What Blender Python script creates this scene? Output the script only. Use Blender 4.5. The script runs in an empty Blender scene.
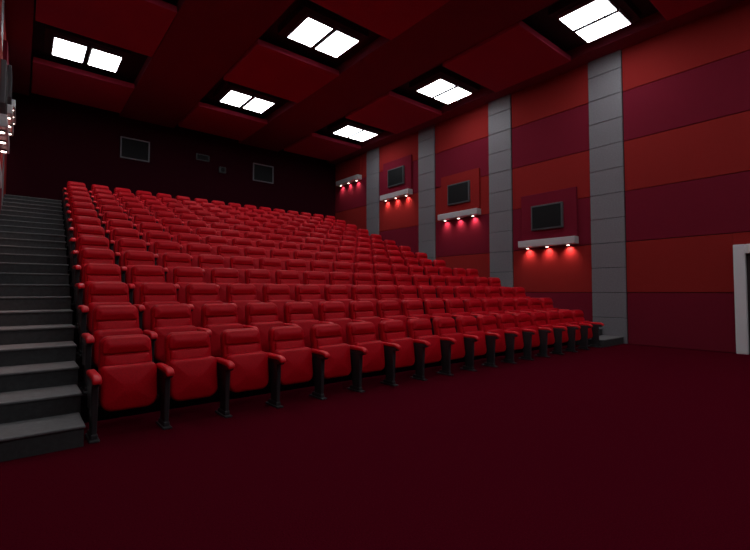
import bpy, bmesh, math
from mathutils import Vector, Matrix
C = bpy.context
sc = C.scene
sc.view_settings.view_transform = 'Standard'

# ------------------------------------------------------------ dimensions
XL, XR = -0.50, 13.1
YF, YB = -7.0, 19.2
ZC = 8.52
Y0, TP, TR, NR = 4.9, 0.87, 0.308, 14     # first tier, pitch, rise, rows
SP = 0.65
EYE = 1.45

# ------------------------------------------------------------ materials
def mat(name, col, rough=0.6, metal=0.0, spec=0.5, noise=None, bump=0.0, emis=None, es=0.0):
    m = bpy.data.materials.new(name); m.use_nodes = True
    nt = m.node_tree; b = nt.nodes['Principled BSDF']
    b.inputs['Base Color'].default_value = (*col, 1)
    b.inputs['Roughness'].default_value = rough
    b.inputs['Metallic'].default_value = metal
    b.inputs['Specular IOR Level'].default_value = spec
    if emis:
        b.inputs['Emission Color'].default_value = (*emis, 1)
        b.inputs['Emission Strength'].default_value = es
    if noise:
        sc_, amt = noise
        tc = nt.nodes.new('ShaderNodeTexCoord')
        n = nt.nodes.new('ShaderNodeTexNoise'); n.inputs['Scale'].default_value = sc_
        n.inputs['Detail'].default_value = 4
        nt.links.new(tc.outputs['Object'], n.inputs['Vector'])
        r = nt.nodes.new('ShaderNodeValToRGB')
        r.color_ramp.elements[0].position = 0.3; r.color_ramp.elements[1].position = 0.7
        r.color_ramp.elements[0].color = (*[c*(1-amt) for c in col], 1)
        r.color_ramp.elements[1].color = (*[min(1, c*(1+amt)) for c in col], 1)
        nt.links.new(n.outputs['Fac'], r.inputs['Fac'])
        nt.links.new(r.outputs['Color'], b.inputs['Base Color'])
        if bump:
            bp = nt.nodes.new('ShaderNodeBump'); bp.inputs['Strength'].default_value = bump
            bp.inputs['Distance'].default_value = 0.005
            nt.links.new(n.outputs['Fac'], bp.inputs['Height'])
            nt.links.new(bp.outputs['Normal'], b.inputs['Normal'])
    return m

M_seat   = mat('seat_red_fabric', (0.52, 0.0010, 0.010), 0.5, spec=0.14, noise=(60, 0.10), bump=0.1)
M_armred = mat('armrest_red', (0.66, 0.003, 0.014), 0.42, spec=0.3)
M_blk    = mat('black_plastic', (0.012, 0.012, 0.013), 0.45)
M_leg    = mat('seat_leg_grey', (0.030, 0.030, 0.033), 0.4, spec=0.5)
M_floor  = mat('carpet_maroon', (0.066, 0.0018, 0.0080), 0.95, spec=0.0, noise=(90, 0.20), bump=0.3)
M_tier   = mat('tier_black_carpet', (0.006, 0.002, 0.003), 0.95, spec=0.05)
M_step   = mat('stair_riser_shade_grey', (0.050, 0.051, 0.053), 0.8, spec=0.2, noise=(20, 0.15))  # darker than the treads: riser shade put into the colour
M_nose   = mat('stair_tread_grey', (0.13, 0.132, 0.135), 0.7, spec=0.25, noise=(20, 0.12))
M_dark   = mat('wall_dark_maroon', (0.026, 0.002, 0.006), 0.9, spec=0.05)
M_wred   = mat('acoustic_panel_red', (0.26, 0.018, 0.017), 0.9, spec=0.05, noise=(120, 0.08), bump=0.1)
M_wmar   = mat('acoustic_panel_maroon', (0.165, 0.010, 0.024), 0.9, spec=0.05, noise=(120, 0.08), bump=0.1)
M_pil    = mat('pillar_grey', (0.175, 0.165, 0.18), 0.55, spec=0.3, noise=(25, 0.10))
M_gap    = mat('joint_black', (0.01, 0.004, 0.005), 0.9)
M_ceil   = mat('ceiling_dark', (0.22, 0.030, 0.052), 0.9, spec=0.1)
M_cpan   = mat('ceiling_panel_red', (0.44, 0.034, 0.075), 0.85, spec=0.1)
M_tray   = mat('lamp_tray_black', (0.022, 0.007, 0.009), 0.7)
M_fix    = mat('lamp_frame_grey', (0.16, 0.16, 0.17), 0.5)
M_lamp   = mat('lamp_diffuser', (0.9, 0.9, 0.9), 0.5, emis=(0.93, 0.97, 1.0), es=12.5)
M_small  = mat('spot_diffuser', (0.9, 0.9, 0.9), 0.5, emis=(1.0, 0.75, 0.65), es=8)
M_silver = mat('lamp_shelf_silver', (0.50, 0.50, 0.51), 0.4, metal=0.2)
M_scr    = mat('tv_screen_black', (0.006, 0.006, 0.007), 0.6, spec=0.15)
M_bez    = mat('tv_bezel', (0.07, 0.07, 0.075), 0.45, spec=0.3)
M_white  = mat('door_frame_white', (0.66, 0.65, 0.67), 0.5)
M_door   = mat('door_dark', (0.02, 0.012, 0.014), 0.5)
M_cscr   = mat('cinema_screen_white', (0.35, 0.35, 0.35), 0.8)

# ------------------------------------------------------------ mesh helpers
class Mesh:
    def __init__(self): self.bm = bmesh.new(); self.mats = []
    def mi(self, m):
        if m not in self.mats: self.mats.append(m)
        return self.mats.index(m)
    def merge(self, t, m, smooth=False):
        i = self.mi(m)
        for f in t.faces: f.material_index = i; f.smooth = smooth
        me = bpy.data.meshes.new('tmp'); t.to_mesh(me); t.free()
        self.bm.from_mesh(me); bpy.data.meshes.remove(me)
    def box(self, x0, x1, y0, y1, z0, z1, m, bev=0.0, seg=2, fn=None, smooth=False):
        t = bmesh.new()
        bmesh.ops.create_cube(t, size=1)
        for v in t.verts:
            v.co = Vector((x0+(v.co.x+.5)*(x1-x0), y0+(v.co.y+.5)*(y1-y0), z0+(v.co.z+.5)*(z1-z0)))
        if bev: bmesh.ops.bevel(t, geom=t.edges[:], offset=bev, segments=seg, affect='EDGES', profile=0.5)
        if fn:
            for v in t.verts: v.co = fn(v.co)
        self.merge(t, m, smooth)
    def slab(self, x0, x1, z0, z1, rt, rb, y0, y1, m, bev, fn=None, puff=0.0, seg=4, ysub=0):
        """cushion: rounded-rectangle rings in x-z stacked from y1 (back) to y0 (front)"""
        t = bmesh.new()
        rings = []
        for k in range(seg+1):
            a = math.pi/2*k/seg; rings.append((y1-bev*(1-math.cos(math.pi/2-a)), bev*(1-math.sin(a))))
        for k in range(1, ysub+1):
            rings.append((y1-bev+(y0-y1+2*bev)*k/(ysub+1), 0))
        for k in range(seg+1):
            a = math.pi/2*k/seg; rings.append((y0+bev*(1-math.sin(a)), bev*(1-math.cos(a))))
        if puff:
            w = min(x1-x0, z1-z0)/2-bev
            for k in (0.3, 0.6, 0.85): rings.append((y0-puff*math.sin(k*math.pi/2), bev+w*k))
        prev = None
        for (y, i) in rings:
            n = 6
            pts = []
            for cx, cz, r, a0 in ((x1, z0, rb, -90), (x1, z1, rt, 0), (x0, z1, rt, 90), (x0, z0, rb, 180)):
                q = max(r-i, .006)
                sx = -1 if cx == x1 else 1; sz = -1 if cz == z1 else 1
                ox = cx+sx*(i+q); oz = cz+sz*(i+q)
                for j in range(n+1):
                    a = math.radians(a0+90*j/n); pts.append((ox+q*math.cos(a), oz+q*math.sin(a)))
            vs = [t.verts.new((px, y, pz)) for px, pz in pts]
            if prev:
                for j in range(len(vs)):
                    t.faces.new((prev[j], prev[(j+1) % len(vs)], vs[(j+1) % len(vs)], vs[j]))
            else: t.faces.new(vs)
            prev = vs
        t.faces.new(prev)
        if fn:
            for v in t.verts: v.co = fn(v.co)
        bmesh.ops.recalc_face_normals(t, faces=t.faces[:])
        self.merge(t, m, True)
    def cyl(self, c, r, h, m, axis='Z', seg=20, r2=None):
        t = bmesh.new()
        bmesh.ops.create_cone(t, cap_ends=True, segments=seg, radius1=r, radius2=r if r2 is None else r2, depth=h)
        if axis == 'X': bmesh.ops.rotate(t, verts=t.verts, matrix=Matrix.Rotation(math.pi/2, 3, 'Y'))
        if axis == 'Y': bmesh.ops.rotate(t, verts=t.verts, matrix=Matrix.Rotation(math.pi/2, 3, 'X'))
        bmesh.ops.translate(t, verts=t.verts, vec=c)
        self.merge(t, m, False)
    def data(self, name):
        me = bpy.data.meshes.new(name); self.bm.to_mesh(me); self.bm.free()
        for m in self.mats: me.materials.append(m)
        return me
    def obj(self, name, parent=None, loc=(0, 0, 0)):
        return link(name, self.data(name), parent, loc)

def link(name, data, parent=None, loc=(0, 0, 0), rot=None):
    o = bpy.data.objects.new(name, data); sc.collection.objects.link(o)
    o.location = loc
    if rot: o.rotation_euler = rot
    if parent: o.parent = parent
    return o
def empty(name, loc=(0, 0, 0)):
    o = link(name, None, None, loc); o.empty_display_size = 0.2; return o

# ------------------------------------------------------------ room shell
m = Mesh(); m.box(XL, XR, YF, YB, -0.15, 0, M_floor); m.obj('floor')
m = Mesh(); m.box(XL-.2, XR+.2, YF-.2, YB+.2, ZC+.15, ZC+.35, M_ceil); m.obj('ceiling')
m = Mesh(); m.box(XL-.2, XR+.2, YB, YB+.2, -0.15, ZC+.15, M_dark); m.obj('wall_back')
m = Mesh(); m.box(XL-.2, XR+.2, YF-.2, YF, -0.15, ZC+.15, M_dark); m.obj('wall_front')
m = Mesh(); m.box(XR, XR+.2, YF, YB, -0.15, ZC+.15, M_gap); m.obj('wall_right')
m = Mesh(); m.box(XL-.2, XL, YF, YB, -0.15, ZC+.15, M_gap); m.obj('wall_left')

PIL = [4.8, 8.37, 11.94, 15.5]
PW, PH = 0.94, 1.42
DH = 2.55
def side(s):
    """s=+1 right wall, -1 left wall"""
    X = XR if s > 0 else XL
    def bx(M, d0, d1, y0, y1, z0, z1, mt, bev=0):
        a, b = sorted((X-s*d0, X-s*d1)); M.box(a, b, y0, y1, z0, z1, mt, bev, 1)
    tag = 'right' if s > 0 else 'left'
    m = Mesh()
    bays = [(YF, -1.3), (-0.36, 4.8)] + [(PIL[i]+PW, PIL[i+1]) for i in range(3)] + [(PIL[3]+PW, YB)]
    for (a, b) in bays:
        for r in range(6):
            z0, z1 = r*PH+.008, (r+1)*PH-.008
            mt = M_wred if r % 2 else M_wmar
            if s > 0 and a == -0.36 and r < 2:
                bx(m, 0, .06, 2.46, b, z0, z1, mt, .008)
                bx(m, 0, .06, a, 0.80, z0, z1, mt, .008)
                if r == 1: bx(m, 0, .06, .80, 2.46, DH+.005, z1, mt, .008)
            else:
                bx(m, 0, .06, a+.005, b-.005, z0, z1, mt, .008)
    m.obj('wall_panels_'+tag)
    for y in PIL + [-1.3]:
        m = Mesh()
        for k in range(12):
            bx(m, 0, .10 if s > 0 else .07, y+.01, y+PW-.01, k*PH/2+.006, (k+1)*PH/2-.006, M_pil, .008)
        bx(m, 0, .06, y, y+PW, 0, ZC-.25, M_gap)
        m.obj('pillar')
    # TVs with lamp shelves
    for k in range(4):
        yc, zb = 7.06+3.57*k, 3.02+1.38*k
        if k == 3: yc = 17.8
        e = empty('wall_television', (X, yc, zb))
        def bl(M, d0, d1, y0, y1, z0, z1, mt, bev=0):
            a, b = sorted((-s*d0, -s*d1)); M.box(a, b, y0, y1, z0, z1, mt, bev, 2)
        m = Mesh()
        bl(m, .05, .14, -.93, .93, .05, 1.62 if k < 3 else 1.1, M_wmar if k % 2 == 0 else M_wred, .01)
        m.obj('backing_panel', e)
        if k < 3:
            m = Mesh()
            bl(m, .14, .22, -.53, .53, .42, 1.22, M_bez, .012)
            bl(m, .215, .225, -.48, .48, .47, 1.17, M_scr, 0)
            m.obj('screen', e)
        m = Mesh()
        bl(m, .05, .33 if s > 0 else .27, -.95, .95, -.12, .10, M_silver, .015)
        m.obj('lamp_shelf', e)
        m = Mesh()
        for j in (-.68, 0, .68):
            m.cyl((-s*.19, j, -.135), .055, .03, M_bez)
            m.cyl((-s*.19, j, -.15), .042, .02, M_small)
            ld = bpy.data.lights.new('spot_lamp', 'SPOT'); ld.energy = 28; ld.spot_size = math.radians(120)
            ld.spot_blend = 1.0; ld.shadow_soft_size = .03; ld.color = (1, .62, .55)
            link('spot_light', ld, e, (-s*.17, j, -.17), (0, -s*math.radians(28), 0))
        m.obj('downlights', e)
side(1); side(-1)

# door on right wall
e = empty('door_1', (XR, 1.63, 0))
m = Mesh()
m.box(-.16, 0, .60, .82, 0, DH, M_white, .015)
m.box(-.16, 0, -.82, -.60, 0, DH, M_white, .015)
m.box(-.16, 0, -.60, .60, DH-.22, DH, M_white, .015)
m.obj('frame', e)
m = Mesh()
m.box(-.05, 0, -.60, -.003, 0.01, DH-.22, M_door, .005)
m.box(-.05, 0, .003, .60, 0.01, DH-.22, M_door, .005)
m.box(-.10, -.08, -.5, -.1, 1.02, 1.06, M_silver, .005)
m.box(-.10, -.08, .1, .5, 1.02, 1.06, M_silver, .005)
for yy in (-.48, -.12, .12, .48): m.box(-.09, -.04, yy-.01, yy+.01, 1.03, 1.05, M_silver)
m.obj('leaves', e)

# cinema screen on front wall (behind the camera)
m = Mesh()
m.box(1.4, 11.6, YF+.005, YF+.05, 1.4, 6.6, M_blk, .01)
m.box(1.6, 11.4, YF+.05, YF+.06, 1.6, 6.4, M_cscr)
m.obj('cinema_screen')

# projection windows
for x in (3.42, 8.87):
    m = Mesh()
    for (a, b, c, d) in ((-.52, .52, .375, .42), (-.52, .52, -.42, -.375), (-.52, -.475, -.375, .375), (.475, .52, -.375, .375)):
        m.box(a, b, -.07, 0, c, d, M_pil, .006)
    m.box(-.476, .476, -.03, -.002, -.376, .376, M_scr)
    m.obj('projection_window', loc=(x, YB, 7.1))
m = Mesh()
m.box(-.28, .28, -.04, 0, -.14, .14, M_blk, .008); m.box(-.24, .24, -.045, -.039, -.1, .1, M_scr)
m.obj('projector_port', loc=(6.05, YB, 7.3))
m = Mesh()
m.box(-.16, .16, -.10, 0, -.14, .14, M_blk, .02); m.cyl((0, -.105, 0), .09, .02, M_scr, 'Y')
m.obj('wall_speaker', loc=(6.9, YB, 6.9))

# ------------------------------------------------------------ ceiling
COLX = [(0.10, 2.85), (4.85, 7.65), (9.65, 12.45)]
CX = [1.36, 6.22, 11.14]
LY = [-5.4, -0.35, 4.7, 9.75, 14.85]  # fixtures out of view towards the screen are added to light the seat fronts
m = Mesh()
zs = ZC-.20
xs = [XL] + [v for c in COLX for v in c] + [XR]
for i in range(0, len(xs), 2):
    m.box(xs[i], xs[i+1], YF, YB, zs, ZC+.15, M_ceil, 0)
for c in COLX:
    m.box(c[0], c[1], YF, YB, ZC+.10, ZC+.15, M_tray)
m.obj('ceiling_beams')
m = Mesh()
for c in COLX:
    for y in LY:
        y0, y1 = y+1.25, min(y+3.85, YB-.15)
        m.box(c[0]+.04, c[1]-.04, y0, y1, zs-.07, zs+.10, M_cpan, .015, 2)
        for px in (c[0]+.5, c[1]-.5):
            for py in (y0+.4, y1-.4): m.cyl((px, py, zs+.21), .02, .24, M_blk, seg=8)
m.obj('ceiling_panels')
for cx in CX:
    for y in LY:
        e = empty('ceiling_light', (cx, y, ZC-.20))
        m = Mesh()
        m.box(-1.0, 1.0, -.72, .72, .10, .30, M_tray, .01)
        for sx in (-1, 1):
            x0, x1 = sorted((sx*.075, sx*.79))
            m.box(x0-.03, x1+.03, -.56, .56, .0, .12, M_fix, .008)
            xm = (x0+x1)/2
            for q in (-1, 0, 1):
                m.box(x0, x1, q*.265-.009, q*.265+.009, -.016, .0, M_fix)
            m.box(xm-.009, xm+.009, -.53, .53, -.016, 0, M_fix)
        m.obj('housing', e)
        m = Mesh()
        for sx in (-1, 1):
            x0, x1 = sorted((sx*.075, sx*.79))
            m.box(x0, x1, -.53, .53, -.010, .005, M_lamp)
        m.obj('diffuser', e)

# ------------------------------------------------------------ tiers and stairs
def xl(y): return .50 + .038*(y-Y0)
m = Mesh()
for k in range(1, NR):
    y0, y1 = Y0-.02+TP*k, Y0-.02+TP*(k+1)
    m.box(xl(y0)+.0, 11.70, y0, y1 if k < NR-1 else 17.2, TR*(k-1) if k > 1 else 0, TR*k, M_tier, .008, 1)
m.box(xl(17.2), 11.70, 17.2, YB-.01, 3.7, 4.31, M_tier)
m.obj('seating_tiers')
NS = 22
rise, tread = 4.31/NS, 12.3/NS
for (nm, a, b) in (('staircase', XL, None), ('staircase', 11.71, XR-.11)):
    m = Mesh()
    for k in range(NS):
        y0 = Y0+tread*k
        y1 = y0+tread if k < NS-1 else YB-.01
        bb = xl(y0) if b is None else b
        aa = a+(.08 if b is None else 0)
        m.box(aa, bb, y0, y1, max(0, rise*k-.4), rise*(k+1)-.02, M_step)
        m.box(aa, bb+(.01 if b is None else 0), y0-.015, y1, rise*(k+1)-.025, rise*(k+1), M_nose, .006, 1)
    m.obj(nm)

# ------------------------------------------------------------ seats
def lean(v):   # recline the back with height
    return Vector((v.x*(1-.06*max(0, (v.z-.6))/.4), v.y + 0.22*max(0, v.z-.35), v.z))
def tip(v): return Vector((v.x, v.y+.14*(v.z-.25), v.z))
m = Mesh()   # origin: floor, centre of seat, y=0 at pedestal centre
m.slab(-.258, .258, .34, .968, .085, .03, .20, .31, M_seat, .035, lean)
m.slab(-.242, .242, .79, .958, .070, .03, .168, .25, M_seat, .028, lean, .018)     # head roll
m.slab(-.222, .222, .50, .78, .03, .03, .172, .25, M_seat, .024, lean, .014)       # lumbar
m.slab(-.248, .248, .30, .92, .07, .04, .305, .33, M_blk, .008, lean)              # rear shell
m.slab(-.262, .262, .23, .685, .055, .11, .05, .17, M_seat, .045, tip, .03)        # tipped-up seat
m.slab(-.24, .24, .25, .62, .04, .07, .165, .185, M_blk, .006, tip)
m.cyl((0, .19, .30), .022, .60, M_leg, 'X', 12)
seat_me = m.data('seat')

m = Mesh()   # armrest + pedestal, facing -Y
m.box(-.045, .045, -.10, .24, 0, .022, M_leg, .008, 2)
m.box(-.032, .032, -.05, .18, .018, .07, M_leg, .012, 2)
def col(v):
    k = (v.z-.05)/.5
    return Vector((v.x*(0.9+.3*k), v.y*(0.8+.35*k), v.z))
m.box(-.026, .026, -.055, .15, .05, .56, M_leg, .012, 2, col)
m.box(-.03, .03, .10, .27, .27, .56, M_blk, .012, 2)
m.box(-.034, .034, -.14, .30, .54, .60, M_leg, .014, 2)
def pad(v):
    y = v.y; z = v.z
    if y < -.08: z -= (-.08-y)**2*4
    return Vector((v.x, y, z))
m.slab(-.042, .042, .597, .650, .026, .016, -.18, .29, M_armred, .02, pad, 0, ysub=8)
arm_me = m.data('armrest')

for r in range(NR):
    n = 17 if r < 5 else 16
    x0 = .59 + .032*r
    e = empty('cinema_seat_row', (x0, 5.03+TP*r, TR*r))
    for i in range(n):
        link('seat_%d' % (i+1), seat_me, e, ((i+.5)*SP, 0, 0))
    for i in range(n+1):
        link('armrest_%d' % (i+1), arm_me, e, (i*SP, 0, 0))

# ------------------------------------------------------------ world, camera
w = bpy.data.worlds.new('World'); sc.world = w; w.use_nodes = True
w.node_tree.nodes['Background'].inputs[0].default_value = (0, 0, 0, 1)
cd = bpy.data.cameras.new('Camera'); cam = link('Camera', cd, None, (0, 0, EYE))
cd.sensor_width = 36; cd.lens = 431/750*36; cd.clip_start = .05; cd.clip_end = 100
cam.rotation_euler = (math.radians(90+2.2), 0, math.radians(-39.5))
sc.camera = cam
